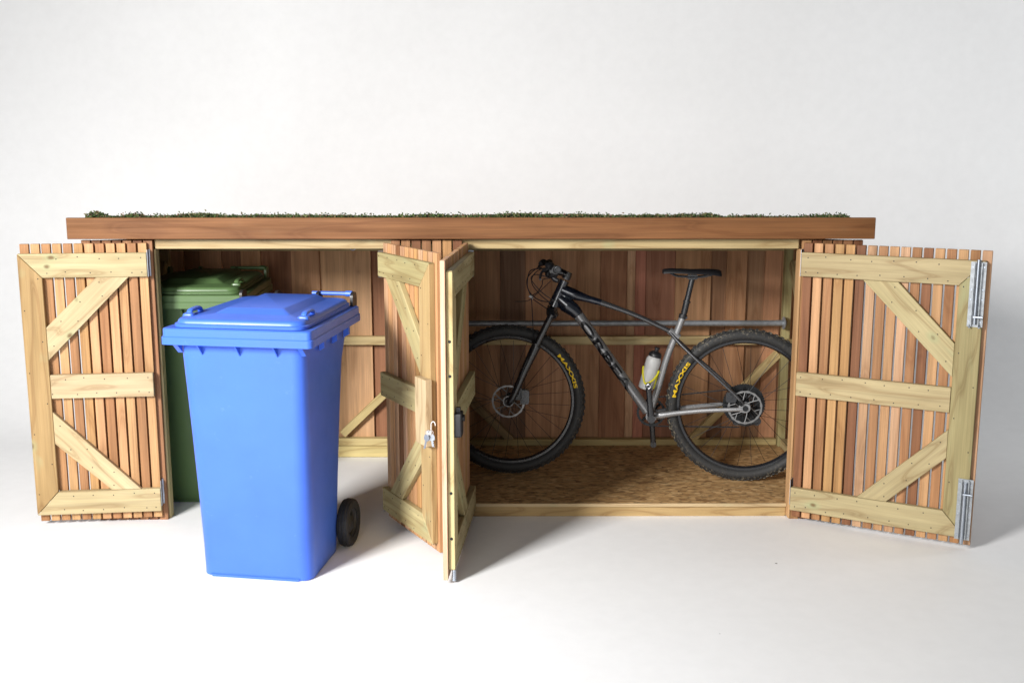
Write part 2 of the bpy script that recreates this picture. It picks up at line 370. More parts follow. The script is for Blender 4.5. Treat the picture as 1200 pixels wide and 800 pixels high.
# back rails and braces
for x0, x1, zb in ((-1.75, -.305, 0), (-.253, 1.441, .064)):
    board('back_rail', shed, x0, x1, .985, 1.029, .613, .657, (1, 0, 0), PINE, jit((.62, .5, .25)))
    board('back_rail', shed, x0, x1, .985, 1.029, 1.11, 1.15, (1, 0, 0), PINE, jit(PN_I))
    if zb: board('back_rail', shed, x0, x1, .985, 1.029, .0645, .098, (1, 0, 0), PINE, (.46, .36, .16))
    else:
        board('back_rail', shed, x0, x1, .985, 1.029, .001, .0625, (1, 0, 0), PINE, (.60, .49, .22))
        board('back_rail', shed, x0, x1, .987, 1.029, .0645, .104, (1, 0, 0), PINE, (.56, .45, .21))
def brace_back(x0, z0, x1, z1, col, wd=.040):
    d = Vector((x1 - x0, z1 - z0)).normalized(); n = Vector((-d.y, d.x)) * wd / 2
    me = prism_xz([(x0 + n.x, z0 + n.y), (x1 + n.x, z1 + n.y), (x1 - n.x, z1 - n.y), (x0 - n.x, z0 - n.y)], .987, 1.029, .0015)
    grain(me, (d.x, 0, d.y)); link('back_brace', me, shed, PINE, color=col)
brace_back(.985, .09, 1.437, .563, (.56, .44, .21)); brace_back(.020, .09, -.235, .345, (.30, .21, .10))
brace_back(-.885, .125, -.33, .66, (.56, .44, .2)); brace_back(-1.2, .125, -1.73, .6, PN_I)
C_D, C_M, C_L, C_T = (.25, .108, .048), (.40, .200, .088), (.55, .310, .148), (.50, .280, .115)
# divider between the two bays, unseen; put in to block light
for i in range(8):
    board('divider_board', shed, -.318, -.302, .02 + i * .12, .137 + i * .12, .002, 1.205 - i * .012, (0, 0, 1), CEDAR_BOARD, jit(random.choice(PAL)), .001)
# floor of the bicycle bay
board('floor_bearer', shed, -.236, 1.2555, .038, .083, 0, .0475, (1, 0, 0), PINE, (.48, .33, .15))
for y in (.36, .66, .93): board('floor_bearer', shed, -.29, 1.49, y, y + .045, 0, .0475, (1, 0, 0), PINE, PN_I)
link('floor_panel', box_mesh(-.30, 1.50, .034, 1.028, .0485, .0635, .0008), shed, OSB)
board('floor_edge_strip', shed, -.236, 1.2555, .0255, .0345, .0485, .0632, (1, 0, 0), PINE, (.56, .42, .24), .0008)
# roof: deck, soil and fascia boards
def roof_z(y): return 1.337 - .083 * (y + .03)
bm = bmesh.new(); x0, x1 = -1.85, 1.545
vs = [bm.verts.new((x, y, z)) for y in (-.008, 1.075) for x, z in ((x0, roof_z(y) - .072), (x1, roof_z(y) - .072), (x1, roof_z(y) - .012), (x0, roof_z(y) - .012))]
for f in ((0, 1, 2, 3), (7, 6, 5, 4), (0, 4, 5, 1), (3, 2, 6, 7), (0, 3, 7, 4), (1, 5, 6, 2)): bm.faces.new([vs[i] for i in f])
mk('roof_panel', bm, ROOFM, shed, smooth=False)
board('fascia', shed, -1.872, 1.565, -.030, -.010, 1.257, 1.3475, (1, 0, 0), CEDAR_BOARD, (.21, .09, .032), .002)
board('fascia', shed, -1.872, 1.565, 1.078, 1.098, 1.165, 1.256, (1, 0, 0), CEDAR_BOARD, C_M, .002)
for xa in (-1.872, 1.547):
    bm = bmesh.new(); a = []
    for x in (xa, xa + .018):
        for y, z0, z1 in ((-.0095, 1.257, 1.346), (1.0775, 1.166, 1.255)):
            a += [bm.verts.new((x, y, z0)), bm.verts.new((x, y, z1))]
    for f in ((0, 1, 3, 2), (4, 6, 7, 5), (0, 4, 5, 1), (2, 3, 7, 6), (1, 5, 7, 3), (0, 2, 6, 4)): bm.faces.new([a[i] for i in f])
    me = to_mesh(bm, False); grain(me, (0, 1, -.084)); link('fascia', me, shed, CEDAR_BOARD, color=C_M)
# ceiling trim behind the header, and a small hook
bm = bmesh.new(); hp = Vector((-.70, .25, 1.195))
bm_tube(bm, [hp + Vector((0, 0, .06)), hp + Vector((0, 0, .02))] + [hp + Vector((.012 * math.sin(a), 0, .012 * math.cos(a))) for a in [R(30 * k) for k in range(0, 10)]], .0022, 6)
mk('screw_eye', bm, ZINC, shed)
# galvanised bar for locking the bicycle
bm = bmesh.new(); bm_cyl(bm, (-.30, .93, .738), (1.452, .93, .738), .0148, seg=20)
bm_cyl(bm, (1.437, .93, .738), (1.441, .93, .738), .034, seg=20); bm_box(bm, 1.405, 1.445, .93, .96, .725, .75)
mk('locking_bar', bm, STEEL, shed)

# ------------------------------------------------------------------ doors
nail_dots = []
def bm_disc(bm, p, n, r, seg=8):
    p = Vector(p); n = Vector(n).normalized(); bm_cyl(bm, p - n * .001, p + n * .0009, r, r * .8, seg)
T1, TH = .018, .026          # slat depth, frame board thickness
def door(hx, ang, w, n, s, cols, pine, over, label, bx, stile_c):
    """s=+1 frame on local +y side, -1 on local -y; local x from the hinge to the free edge; z from 0"""
    d = link('door', None, shed, None, (hx, 0, .02), (0, 0, -ang)); d['label'] = label; d.empty_display_size = .1
    p = w / n; y0, y1 = sorted((0, s * T1)); fa, fb = sorted((s * (T1 + .0006), s * (T1 + TH)))
    for i in range(n):
        q = slat(d, i * p + (p - .0385) / 2, y0, 0, 1.22, jit(cols[i % len(cols)], .06))
        q.scale.x = (p - .0080) / .0385
    xi = w - over; xs = xi - .096        # outer and inner edge of the stile
    def b(nm, poly, g, e=0, c=None, rnd=.05):
        me = prism_xz(poly, fa, fb + (e if s > 0 else 0) if s > 0 else fb, .0018) if not e else prism_xz(poly, fa if s > 0 else fa - e, fb + e if s > 0 else fb, .0018)
        grain(me, g); return link(nm, me, d, PINE, color=jit(c or pine, rnd))
    b('rail', [(0, 1.079), (xs, 1.079), (xi, 1.181), (0, 1.181)], (1, 0, 0))
    b('rail', [(0, .035), (xi, .035), (xs, .139), (0, .139)], (1, 0, 0))
    b('rail', [(.002, .556), (xs - .001, .556), (xs - .001, .660), (.002, .660)], (1, 0, 0))
    b('stile', [(xi, .037), (xi, 1.179), (xs + .001, 1.078), (xs + .001, .141)], (0, 0, 1), c=stile_c)
    e = .0015; (xa, xb, za, zb, xc, xd, zc, zd) = bx
    def bb(poly, g):
        ya, yb = (fa, fb - e) if s > 0 else (fa + e, fb)
        me = prism_xz(poly, ya, yb, .0018); grain(me, g); return link('brace', me, d, PINE, color=jit(pine))
    bb([(xa, 1.078), (xb, 1.078), (xs, zb), (xs, za)], (xs - xa, 0, za - 1.078))
    bb([(xc, .140), (xd, .140), (xs, zd), (xs, zc)], (xs - xc, 0, zc - .14))
    # nails, two rows on each board
    fy = s * (T1 + TH); nb = bmesh.new(); nd = Vector((0, s, 0))
    for z0, z1 in ((1.098, 1.162), (.054, .120), (.575, .642)):
        for i in range(n):
            x = (i + .5) * p
            if x < xs - .01: bm_disc(nb, (x + random.uniform(-.008, .008), fy, (z0 if i % 2 else z1) + random.uniform(-.005, .005)), nd, .0030)
            if x < .05: bm_disc(nb, (x, fy, z0 if not i % 2 else z1), nd, .003)
    for k in range(8): bm_disc(nb, (xs + (.018 if k % 2 else .082), fy, .13 + k * .135), nd, .0030)
    for k in range(6):
        t = (k + .5) / 6; off = .25 if k % 2 else .75
        for (a0, a1, zz, c0, c1) in ((xa, xb, 1.078, za, zb), (xc, xd, .14, zc, zd)):
            x = (a0 + (a1 - a0) * off) * (1 - t) + xs * t; z = zz * (1 - t) + (c0 + (c1 - c0) * off) * t
            bm_disc(nb, (x, fy - s * e, z), nd, .0030)
    nn = mk('nail_heads', nb, DARKST, d); nn['kind'] = 'stuff'
    # butt hinges at the hung edge
    for z0 in ((1.078, .058) if abs(hx) > 1 else (1.072, .022)):
        hb = bmesh.new(); bm_cyl(hb, (-.004, -s * .001, z0), (-.004, -s * .001, z0 + .115), .0048, seg=10)
        bm_box(hb, -.0035, -.0020, *sorted((0, s * .040)), z0, z0 + .115)
        mk('hinge', hb, ZINC, d)
    return d, fa, fb, xs, xi
ST_A, ST_D, ST_W = (.36, .235, .10), (.33, .28, .13), (.44, .32, .15)
BXN = (.079, .214, .724, .866, .081, .206, .497, .355); BXW = (.261, .402, .704, .842, .285, .407, .484, .364)
dA, *_ = door(-1.5409, R(173.87), .5272, 12, 1, [C_L, C_M, C_L, C_L, C_M, C_L, C_T, C_M, C_L, C_M, C_L, C_M], PN_A, 0,
              'narrow slatted door folded back against the left end of the shed', BXN, ST_A)
dB, fa, fb, xs, xi = door(-.5185, R(60.29), .5272, 12, -1, [C_P, C_L, C_P, C_D, C_P, C_L, C_L, C_T, C_P, C_L, C_P, C_L], (.42, .35, .18), .022,
              'narrow slatted door standing half open in the middle with a block on its stile', BXN, ST_W)
dC, fc, fd, xs2, xi2 = door(-.187, R(94.54), .7515, 17, 1, [C_L, C_P, C_T, C_L, C_P, C_L, C_M, C_L, C_P, C_L, C_P, C_T, C_L, C_P, C_P, C_L, (.80, .52, .35)], (.42, .36, .19), .022,
              'wide slatted door standing straight out in the middle with a black lock', BXW, (.60, .50, .26))
dD, fe, ff, xs3, xi3 = door(1.2747, R(29.75), .7515, 17, -1, [C_D, C_L, C_M, C_T, C_T, C_D, C_P, C_M, C_L, C_P, C_M, C_D, C_L, C_M, C_L, C_M, C_P], PN_D, .022,
              'wide slatted door swung open at the right with two steel bolts', BXW, ST_D)
# block screwed over the stile of the narrow middle door
me = prism_xz([(xs + .014, .452), (xi + .018, .452), (xi + .018, .722), (xs + .014, .722)], fa - .030, fa - .0006, .002); grain(me, (0, 0, 1))
link('lock_block', me, dB, PINE, color=(.52, .41, .25))
bm = bmesh.new()
for z in (.16, .34, .79, .92): bm_disc(bm, (xi2 + .0004, fd - .013, z), (1, 0, 0), .0065, 10)
o = mk('bolt_holes', bm, DARKST, dC); o.name = 'screw_heads'; o['kind'] = 'stuff'
# drop bolt tip under the wide middle door
bm = bmesh.new(); bm_cyl(bm, (xi2 - .012, fd - .006, -.012), (xi2 - .012, fd - .006, .033), .0065, seg=10)
for k in range(5): bm_cyl(bm, (xi2 - .012, fd - .006, -.010 + k * .009), (xi2 - .012, fd - .006, -.006 + k * .009), .0085, seg=10)
mk('drop_bolt', bm, ZINC, dC)
# black rim lock with a brass cylinder on the inside of the wide middle door
bm = bmesh.new(); lx, lz = xi2 - .045, .598
lp = [rrect(lx - .032, lx + .030, lz - .045, lz + .048, .008, 0)]
bm_loft(bm, [[Vector((p.x, fd + .0006 + y, p.y)) for p in rrect(lx - .034 + i, lx + .034 - i, lz - .045 + i, lz + .048 - i, .008, 0)] for y, i in ((0, 0), (.022, 0), (.026, .003))])
bm_cyl(bm, (lx - .01, fd + .026, lz + .022), (lx - .01, fd + .034, lz + .022), .013, seg=16)
bm_box(bm, lx - .006, lx + .012, fd + .004, fd + .02, lz + .048, lz + .066)
lock = mk('rim_lock', bm, BLACKP, dC)
# steel tower bolts on the wide right-hand door (frame face is at fe)
def tower_bolt(x, z0, z1, hand):
    yf = fe - .0008; b = bmesh.new()
    bm_box(b, x - .029, x - .012, yf - .0025, yf, z0, z1); bm_box(b, x + .012, x + .029, yf - .0025, yf, z0, z1)
    bm_box(b, x - .012, x + .012, yf - .004, yf, z0, z1)
    for sgn in (-1, 1):                       # folded channel walls
        bm_box(b, x + sgn * .0135 - .0015, x + sgn * .0135 + .0015, yf - .016, yf - .003, z0 + .004, z1 - .004)
    o = mk('bolt_plate', b, STEEL, dD, smooth=False)
    b = bmesh.new(); bm_cyl(b, (x, yf - .012, z0 + (.012 if hand > 0 else -.015)), (x, yf - .012, z1 - (.012 if hand < 0 else -.01)), .0075, seg=14)
    zk = z0 + .045 if hand > 0 else z1 - .055
    bm_cyl(b, (x, yf - .012, zk), (x, yf - .040, zk), .005, seg=10); bm_cyl(b, (x, yf - .036, zk), (x + .032, yf - .036, zk), .0048, seg=10)
    for z in (z0 + .02, z0 + .11, z1 - .11, z1 - .02):
        for sgn in (-1, 1): bm_disc(b, (x + sgn * .021, yf - .003, z), (0, -1, 0), .0042)
    if hand > 0:
        for k in (-1, 1): bm_cyl(b, (x + k * .018, yf - .003, z0 + .006), (x + k * .018, yf - .018, z0 + .0), .004, seg=8)
    mk('bolt_rod', b, ZINC, dD)
tower_bolt(.703, .917, 1.177, 1); tower_bolt(.716, .030, .288, -1)

# ------------------------------------------------------------------ padlock and keys hanging at the middle doors
pl = thing('padlock', 'small pale padlock with keys hanging between the two middle doors', 'padlock', (-.300, -.615, .568), R(-40))
bm = bmesh.new(); bm_loft(bm, [[Vector((p.x, y, p.y)) for p in rrect(-.020 + i, .020 - i, -.024 + i, .010 - i, .005, 0)] for y, i in ((-.009, .002), (-.006, 0), (.006, 0), (.009, .002))])
mk('lock_body', bm, WHITEP, pl); pl.scale = (.6, .6, .6)
bm = bmesh.new(); bm_tube(bm, smooth_pts([(.013, 0, .006), (.014, 0, .05), (.022, 0, .068), (.036, 0, .074), (.048, 0, .066), (.052, 0, .05)], 5), .0032, 10)
mk('shackle', bm, WHITEP, pl)
for k, (dx, rz) in enumerate(((-.012, .25), (.002, -.15))):
    kk = thing('key', ('flat steel key hanging lowest under the pale padlock', 'flat steel key turned behind the lowest one under the pale padlock')[k], 'key', (-.296 + dx, -.630 + k * .006, .562), R(-35 + 25 * k), 'keys under the padlock')
    bm = bmesh.new(); bm_tube(bm, [Vector((.009 * math.cos(a), 0, .006 + .009 * math.sin(a))) for a in [R(20 * q) for q in range(19)]], .0011, 6); mk('key_ring', bm, CHROME, kk)
    bm = bmesh.new(); L = .052 - k * .01
    bm_loft(bm, [[Vector((p.x, y, p.y)) for p in rrect(-.012, .012, -.026, -.002, .007, 0)] for y in (-.001, .001)])
    bm_box(bm, -.004, .003, -.0008, .0008, -L - .008, -.024)
    for q in range(3): bm_box(bm, .003, .0055, -.0008, .0008, -.034 - q * .009, -.030 - q * .009)
    o = mk('key_blade', bm, ZINC, kk); o.rotation_euler = (0, rz, 0)

# ------------------------------------------------------------------ wheeled bins
def wheeled_bin(name, label, loc, rz, mat, group, H=.935):
    def tap(lp): return [Vector((p.x * (1 - .115 * max(0, p.y)), p.y, p.z)) for p in lp]
    b = thing(name, label, 'wheelie bin', loc, rz, group)
    # origin: ground point below the middle of the front of the rim; x across, y backwards
    bm = bmesh.new(); L = []
    prof = [(0, .210, .130, .47, .040), (.004, .216, .124, .48, .046), (.03, .219, .120, .49, .055), (.12, .221, .113, .505, .06), (.30, .225, .099, .52, .06), (.60, .233, .075, .548, .056), (.86, .2405, .053, .58, .050), (H + .02, .2430, .046, .59, .046)]
    for z, hx, y0, y1, r in prof: L.append(tap(rrect(-hx - (.25 - hx) * .6, hx, y0, y1, r, z, 6)))
    # open top: inner wall going down
    for z, hx, y0, y1, r in ((H + .02, .243, .051, .595, .04), (.70, .222, .080, .51, .04)): L.append(rrect(-hx, hx, y0, y1, r, z, 6))
    bm_loft(bm, L, True, True); mk('bin_body', bm, mat, b)
    # rim: deep outward flange with a step, narrower towards the back
    bm = bmesh.new(); L = []
    for z, e, r in ((H + .002, 0, .018), (H, .003, .018), (H, .0, .022), (H + .027, 0.0, .022), (H + .030, .0045, .020), (H + .056, .0050, .020), (H + .060, .009, .018), (H + .060, .040, .03)):
        L.append(tap(rrect(-.290 + e, .290 - e, 0 + e, .672 - e, r, z, 5)))
    L += [tap(q_) for q_ in (rrect(-.241, .241, .052, .595, .03, H + .058, 5), rrect(-.241, .241, .052, .595, .03, H + .01, 5), rrect(-.249, .249, .045, .602, .03, H + .012, 5), rrect(-.286, .286, .004, .668, .018, H + .010, 5))]
    bm_loft(bm, L[2:], False, False, True); mk('rim', bm, mat, b)
    # gussets under the rim
    def gus(x, y, dx, dy, wdt=.0022, ht=.052, out=.046):
        g = bmesh.new(); n = Vector((-dy, dx, 0)); d = Vector((dx, dy, 0)); P = Vector((x, y, H + .006))
        pts = [P, P + d * out, P + d * out - Vector((0, 0, .006 if out > .04 else .040)), P - Vector((0, 0, ht))]
        A = [g.verts.new(p + n * wdt) for p in pts]; B = [g.verts.new(p - n * wdt) for p in pts]
        g.faces.new(A); g.faces.new(B[::-1])
        for i in range(4): g.faces.new((A[i], B[i], B[(i + 1) % 4], A[(i + 1) % 4]))
        mk('gusset', g, mat, b, smooth=False)
    for x in (-.15, -.005, .14): gus(x, .052, 0, -1)
    for x in (-.240, .238): gus(x, .060, 0, -1, .009, .045)
    for y in (.235, .385, .53):
        gus(.2435, y - .02, 1, 0, .009, .052, .022); gus(-.2435, y - .02, -1, 0, .009, .052, .022)
    # front toe strip
    bm = bmesh.new(); bm_loft(bm, [rrect(-.19, .165, .119, .135, .006, .0005), rrect(-.195, .17, .1185, .135, .006, .010)]); mk('toe_strip', bm, mat, b)
    # lid: shallow tray with rounded shoulders, raised panel and two grips
    z0 = H + .0615; bm = bmesh.new(); L = []
    for z, e, r in ((z0, .004, .045), (z0, 0, .048), (z0 + .011, -.001, .05), (z0 + .014, .006, .05), (z0 + .022, .008, .05), (z0 + .028, .013, .05), (z0 + .031, .022, .05)):
        L.append([Vector((p.x, p.y, p.z + max(0, (p.y - .02)) * .006 * (1 if z > z0 + .01 else 0))) for p in tap(rrect(-.256 + e, .256 - e, .022 + e, .650 - e, r, z, 6))])
    # panel rises from the tray top
    def lift(loop): return [Vector((p.x, p.y, p.z + max(0, (p.y - .02)) * .006)) for p in loop]
    for z, x0, x1, y0, y1, r in ((z0 + .0312, -.150, .150, .160, .60, .020), (z0 + .0325, -.148, .148, .163, .598, .018), (z0 + .048, -.116, .116, .196, .588, .012), (z0 + .050, -.112, .112, .203, .583, .012)):
        L.append(lift(rrect(x0, x1, y0, y1, r, z, 6)))
    bm_loft(bm, L, True, True); lid = mk('lid', bm, mat, b)
    for x in (-.225, .222):
        bm = bmesh.new(); zz = z0 + .031
        bm_tube(bm, smooth_pts([(x, .115, zz - .002), (x, .120, zz + .011), (x, .135, zz + .017), (x, .185, zz + .018), (x, .205, zz + .013), (x, .216, zz - .003)], 5), .0075, 10, side=(1, 0, 0), squash=1.5)
        bm_loft(bm, [rrect(x - .022, x + .022, .098, .132, .010, zz - .004), rrect(x - .020, x + .020, .100, .130, .010, zz + .006), rrect(x - .012, x + .012, .108, .124, .006, zz + .010)])
        mk('lid_grip', bm, mat, lid)
    # hinge bar and rear handle
    bm = bmesh.new(); bm_cyl(bm, (.06, .668, z0 + .047), (.205, .668, z0 + .047), .0085, seg=12)
    bm_cyl(bm, (.205, .668, z0 + .047), (.232, .668, z0 + .047), .0125, seg=12)
    mk('handle_bar', bm, mat, b)
    for x in (-.244, -.09, .09, .238):
        bm = bmesh.new()
        bm_loft(bm, [[Vector((x + q, p.x, p.y)) for p in rrect(.635, .690, z0 - .015, z0 + .055, .02, 0)] for q in (-.006, .006)])
        mk('handle_bracket', bm, BLACKP if mat is BLUE else mat, b)
    # axle and wheels
    bm = bmesh.new(); bm_cyl(bm, (-.215, .530, .10), (.215, .530, .10), .010, seg=12); mk('axle', bm, DARKST, b)
    for sx in (-1, 1):
        wh = link('wheel', None, b, None, (sx * .234, .530, .100)); wh.empty_display_size = .05
        bm = bmesh.new(); prof = [(.060, -.020), (.088, -.025), (.096, -.020), (.0975, -.012), (.100, -.010), (.100, -.003), (.0985, -.002), (.0985, .002), (.100, .003), (.100, .010), (.0975, .012), (.096, .020), (.088, .025), (.060, .020)]
        bm_lathe_y(bm, prof, 48); bmesh.ops.rotate(bm, verts=bm.verts, matrix=Matrix.Rotation(R(90), 3, 'Z')); mk('tyre', bm, RUBBER, wh)
        bm = bmesh.new(); bm_lathe_y(bm, [(.0605, -.016), (.0605, .016), (.050, .012), (.046, .004), (.026, .006), (.024, .020), (.0, .021), (.0, -.018), (.024, -.018), (.046, -.006)], 36)
        for q in range(5):
            a = R(72 * q); bm_box(bm, *(-.004, .004), -.014, .014, .02, .05)
            vs = bm.verts[-8:] if False else None
        bmesh.ops.rotate(bm, verts=bm.verts, matrix=Matrix.Rotation(R(90), 3, 'Z')); mk('hub', bm, BLACKP, wh)
    return b
wheeled_bin('wheelie_bin', 'bright blue wheelie bin standing on the white floor in front of the shed', (-.985, -.800, 0), R(-9.5), BLUE, 'wheelie bins')
wheeled_bin('wheelie_bin', 'dark green wheelie bin parked inside the left bay of the shed', (-1.452, .125, 0), R(0), GREEN, 'wheelie bins')

# ------------------------------------------------------------------ the bicycle: local x forwards, y towards its left side, z up
BX, BY, BZ = 1.137, .364, .0637
bike = thing('bicycle', 'grey and black mountain bike parked on the board floor of the right bay', 'bicycle', (BX, BY, BZ), math.atan2(.12425, -.99225))
HB = (1.138, .368); RB = (.014, .371); BBP = Vector((.451, 0, .312))
def text_mesh(txt, size, bold=0, depth=0):
    cu = bpy.data.curves.new('t', 'FONT'); cu.body = txt; cu.size = size; cu.offset = bold; cu.extrude = depth; cu.resolution_u = 3
    o = bpy.data.objects.new('t', cu); COL.objects.link(o); dg = bpy.context.evaluated_depsgraph_get()
    me = bpy.data.meshes.new_from_object(o.evaluated_get(dg)); bpy.data.objects.remove(o); bpy.data.curves.remove(cu)
    return [v.co.copy() for v in me.vertices], [tuple(p.vertices) for p in me.polygons], me
def subdiv_text(me, cut=2):
    bm = bmesh.new(); bm.from_mesh(me); bmesh.ops.triangulate(bm, faces=bm.faces)
    bmesh.ops.subdivide_edges(bm, edges=[e for e in bm.edges if e.calc_length() > .008], cuts=cut); return bm
random.seed(11)
def wheel(cx, cz, tmat, rear):
    wh = link('wheel', None, bike, None, (cx, 0, cz)); wh.empty_display_size = .1
    # carcass
    bm = bmesh.new(); Rm, rt = .3405, .0262
    prof = [(Rm + rt * 1.02 * math.sin(a), rt * math.cos(a)) for a in [R(-62 + (304) * k / 16) for k in range(17)]]
    bm_lathe_y(bm, prof, 96)
    # tread knobs: centre pairs, transition and shoulder rows
    NK = 74
    for k in range(NK):
        for (row, y, h, wx, wy, ph) in ((0, .0065, .0042, .0075, .0042, 0), (0, -.0065, .0042, .0075, .0042, .0), (1, .0175, .0042, .0065, .0035, .5), (1, -.0175, .0042, .0065, .0035, .5), (2, .0262, .004, .008, .003, .0), (2, -.0262, .004, .008, .003, 0)):
            a = 2 * math.pi * (k + ph) / NK + random.uniform(-.002, .002); yy = min(.999, abs(y) / rt); rr = Rm + rt * math.sqrt(1 - yy * yy) * 1.0
            if row == 2: rr = Rm + .010
            rad = Vector((math.cos(a), 0, math.sin(a))); tan = Vector((-math.sin(a), 0, math.cos(a)))
            phi = math.asin(max(-.95, min(.95, y / rt))); nrm = rad * math.cos(phi) + Vector((0, math.sin(phi), 0)); lat = rad * -math.sin(phi) + Vector((0, math.cos(phi), 0))
            c = rad * Rm + nrm * (rt * (1.0 if row < 2 else .98))
            vs = [bm.verts.new(c + tan * (sx * wx * q) + lat * (sy * wy * q) + nrm * (h if q < 1 else -.003)) for q in (1, .86) for sx, sy in ((-1, -1), (1, -1), (1, 1), (-1, 1))]
            for i in range(4): bm.faces.new((vs[i], vs[(i + 1) % 4], vs[4 + (i + 1) % 4], vs[4 + i]))
            bm.faces.new(vs[4:])
    mk('tyre', bm, tmat, wh)
    bm = bmesh.new(); bm_lathe_y(bm, [(.299, -.004), (.299, .004), (.306, .0145), (.316, .0155), (.318, .013), (.313, .012), (.313, -.012), (.318, -.013), (.316, -.0155), (.306, -.0145)], 96); mk('rim', bm, SATIN, wh)
    # hub
    bm = bmesh.new(); hw = .05 if not rear else .068
    bm_cyl(bm, (0, -hw, 0), (0, hw, 0), .0095 if not rear else .011, seg=20); bm_cyl(bm, (0, -.026, 0), (0, .026, 0), .017, seg=20)
    for y in (-.030, .030): bm_cyl(bm, (0, y - .002, 0), (0, y + .002, 0), .028, seg=28)
    mk('hub', bm, SATIN, wh)
    # spokes: one mesh shared by all, tangential lacing
    L = math.sqrt(.294 ** 2 - .027 ** 2)
    bm = bmesh.new(); bm_cyl(bm, (0, 0, 0), (1, 0, 0), .0011, seg=5); sme = to_mesh(bm)
    sme.materials.append(DARKST)
    for k in range(28):
        side = 1 if k % 2 else -1; kd = 1 if (k // 2) % 2 else -1; a1 = 2 * math.pi * k / 28 + .07; a0 = a1 + kd * R(68)
        p0 = Vector((.0265 * math.cos(a0), side * .030, .0265 * math.sin(a0))); p1 = Vector((.294 * math.cos(a1), side * .003, .294 * math.sin(a1)))
        o = link('spoke', sme, wh, None, p0); d = p1 - p0; o.scale = (d.length, 1, 1); o.rotation_euler = d.to_track_quat('X', 'Z').to_euler()
    # valve
    bm = bmesh.new(); va = R(-20 if not rear else 160); bm_cyl(bm, (.245 * math.cos(va), 0, .245 * math.sin(va)), (.293 * math.cos(va), 0, .293 * math.sin(va)), .0026, seg=8); mk('valve', bm, ZINC, wh)
    # disc rotor on the left side
    bm = bmesh.new(); y = .043; RR = .081
    inner = []; N = 60; A = []
    for k in range(N):
        a = 2 * math.pi * k / N; ro = RR - (.0016 if (k // 2) % 2 else 0); ri = RR - .0105 + (.0022 if (k // 2) % 2 else 0)
        A.append([bm.verts.new((r_ * math.cos(a), yy, r_ * math.sin(a))) for r_, yy in ((ro, y - .0009), (ro, y + .0009), (ri, y + .0009), (ri, y - .0009))])
    for k in range(N):
        p, q = A[k], A[(k + 1) % N]
        for i in range(4): bm.faces.new((p[i], p[(i + 1) % 4], q[(i + 1) % 4], q[i]))
    for k in range(6):
        a = R(60 * k); pts = [(.024 * math.cos(a), y, .024 * math.sin(a)), (.046 * math.cos(a + .35), y, .046 * math.sin(a + .35)), ((RR - .009) * math.cos(a + .5), y, (RR - .009) * math.sin(a + .5))]
        bm_tube(bm, pts, .0026, 6); bm_tube(bm, [pts[1], ((RR - .009) * math.cos(a + .1), y, (RR - .009) * math.sin(a + .1))], .0019, 6)
    bm_lathe_y(bm, [(.020, y - .002), (.027, y - .002), (.027, y + .002), (.020, y + .002)], 30)
    mk('disc_rotor', bm, ROTOR, wh)
    # yellow lettering on the left sidewall
    vs, fs, me = text_mesh('MAXXIS', .030, .0008)
    xs_ = [v.x for v in vs]; tw = max(xs_) - min(xs_); m0 = min(xs_); arc = .185 if rear else .185; rb = .3235
    mid = R(22) if rear else R(152)      # angle measured from forwards
    bm = subdiv_text(me, 1)
    for v in bm.verts:
        u = (v.co.x - m0) / tw - .5; h = .001 + v.co.y / .0215 * .0175
        a = mid + u * arc / .334
        r_ = rb + h; q = (r_ - Rm) / rt; yv = rt * math.sqrt(max(.02, 1 - q * q)) + .0011
        v.co = Vector((r_ * math.cos(a), yv, r_ * math.sin(a)))
    mk('tyre_lettering', bm, YELLOW, wh, smooth=False)
    return wh
wf = wheel(HB[0], HB[1], TYRE_F, False); wr = wheel(RB[0], RB[1], TYRE_R, True)
wr_z = RB[1]
# cassette on the far side
bm = bmesh.new()
for i, r_ in enumerate((.102, .092, .080, .070, .060, .050, .040, .031, .024)):
    y = -.022 - i * .0042; N = 2 * (12 + int(r_ * 360)); A = []
    for k in range(N):
        a = 2 * math.pi * k / N; rr = r_ * (1 if (k // 1) % 2 else .955); A.append((bm.verts.new((rr * math.cos(a), y - .001, rr * math.sin(a))), bm.verts.new((rr * math.cos(a), y + .001, rr * math.sin(a))), bm.verts.new((r_ * .84 * math.cos(a), y + .001, r_ * .84 * math.sin(a))), bm.verts.new((r_ * .84 * math.cos(a), y - .001, r_ * .84 * math.sin(a)))))
    for k in range(N):
        p, q = A[k], A[(k + 1) % N]
        for j in range(4): bm.faces.new((p[j], p[(j + 1) % 4], q[(j + 1) % 4], q[j]))
    for k in range(5):
        a = R(72 * k + 20 * i); bm_tube(bm, [(.017 * math.cos(a), y, .017 * math.sin(a)), (r_ * .86 * math.cos(a + .25), y, r_ * .86 * math.sin(a + .25))], .003, 6)
mk('cassette', bm, DARKST, wr)

# frame, grey parts
L3 = (0, 1, 0)
bm = bmesh.new()
bm_tube(bm, smooth_pts([(.806, 0, .790), (.70, 0, .646), (.62, 0, .535), (.53, 0, .411), (.470, 0, .330)], 6), [.0260, .0245, .0235, .025], 20, L3, 1.0)          # down tube
bm_tube(bm, smooth_pts([(.462, 0, .315), (.425, 0, .43), (.385, 0, .585), (.345, 0, .70), (.312, 0, .795)], 6), [.021, .0165, .016, .016, .0165], 18, L3, 1.0)   # seat tube
for sgn in (-1, 1):
    bm_tube(bm, smooth_pts([(.455, sgn * .020, .312), (.41, sgn * .036, .318), (.33, sgn * .042, .334), (.20, sgn * .050, .352), (.08, sgn * .058, .362), (.018, sgn * .060, .366)], 6), [.019, .0165, .0125, .011, .010, .010], 14, L3, .62)
    # dropout
    bm_loft(bm, [[Vector((p.x, sgn * .060 + q, p.y)) for p in rrect(-.008, .045, .352, .392, .016, 0)] for q in (-.0035, .0035)])
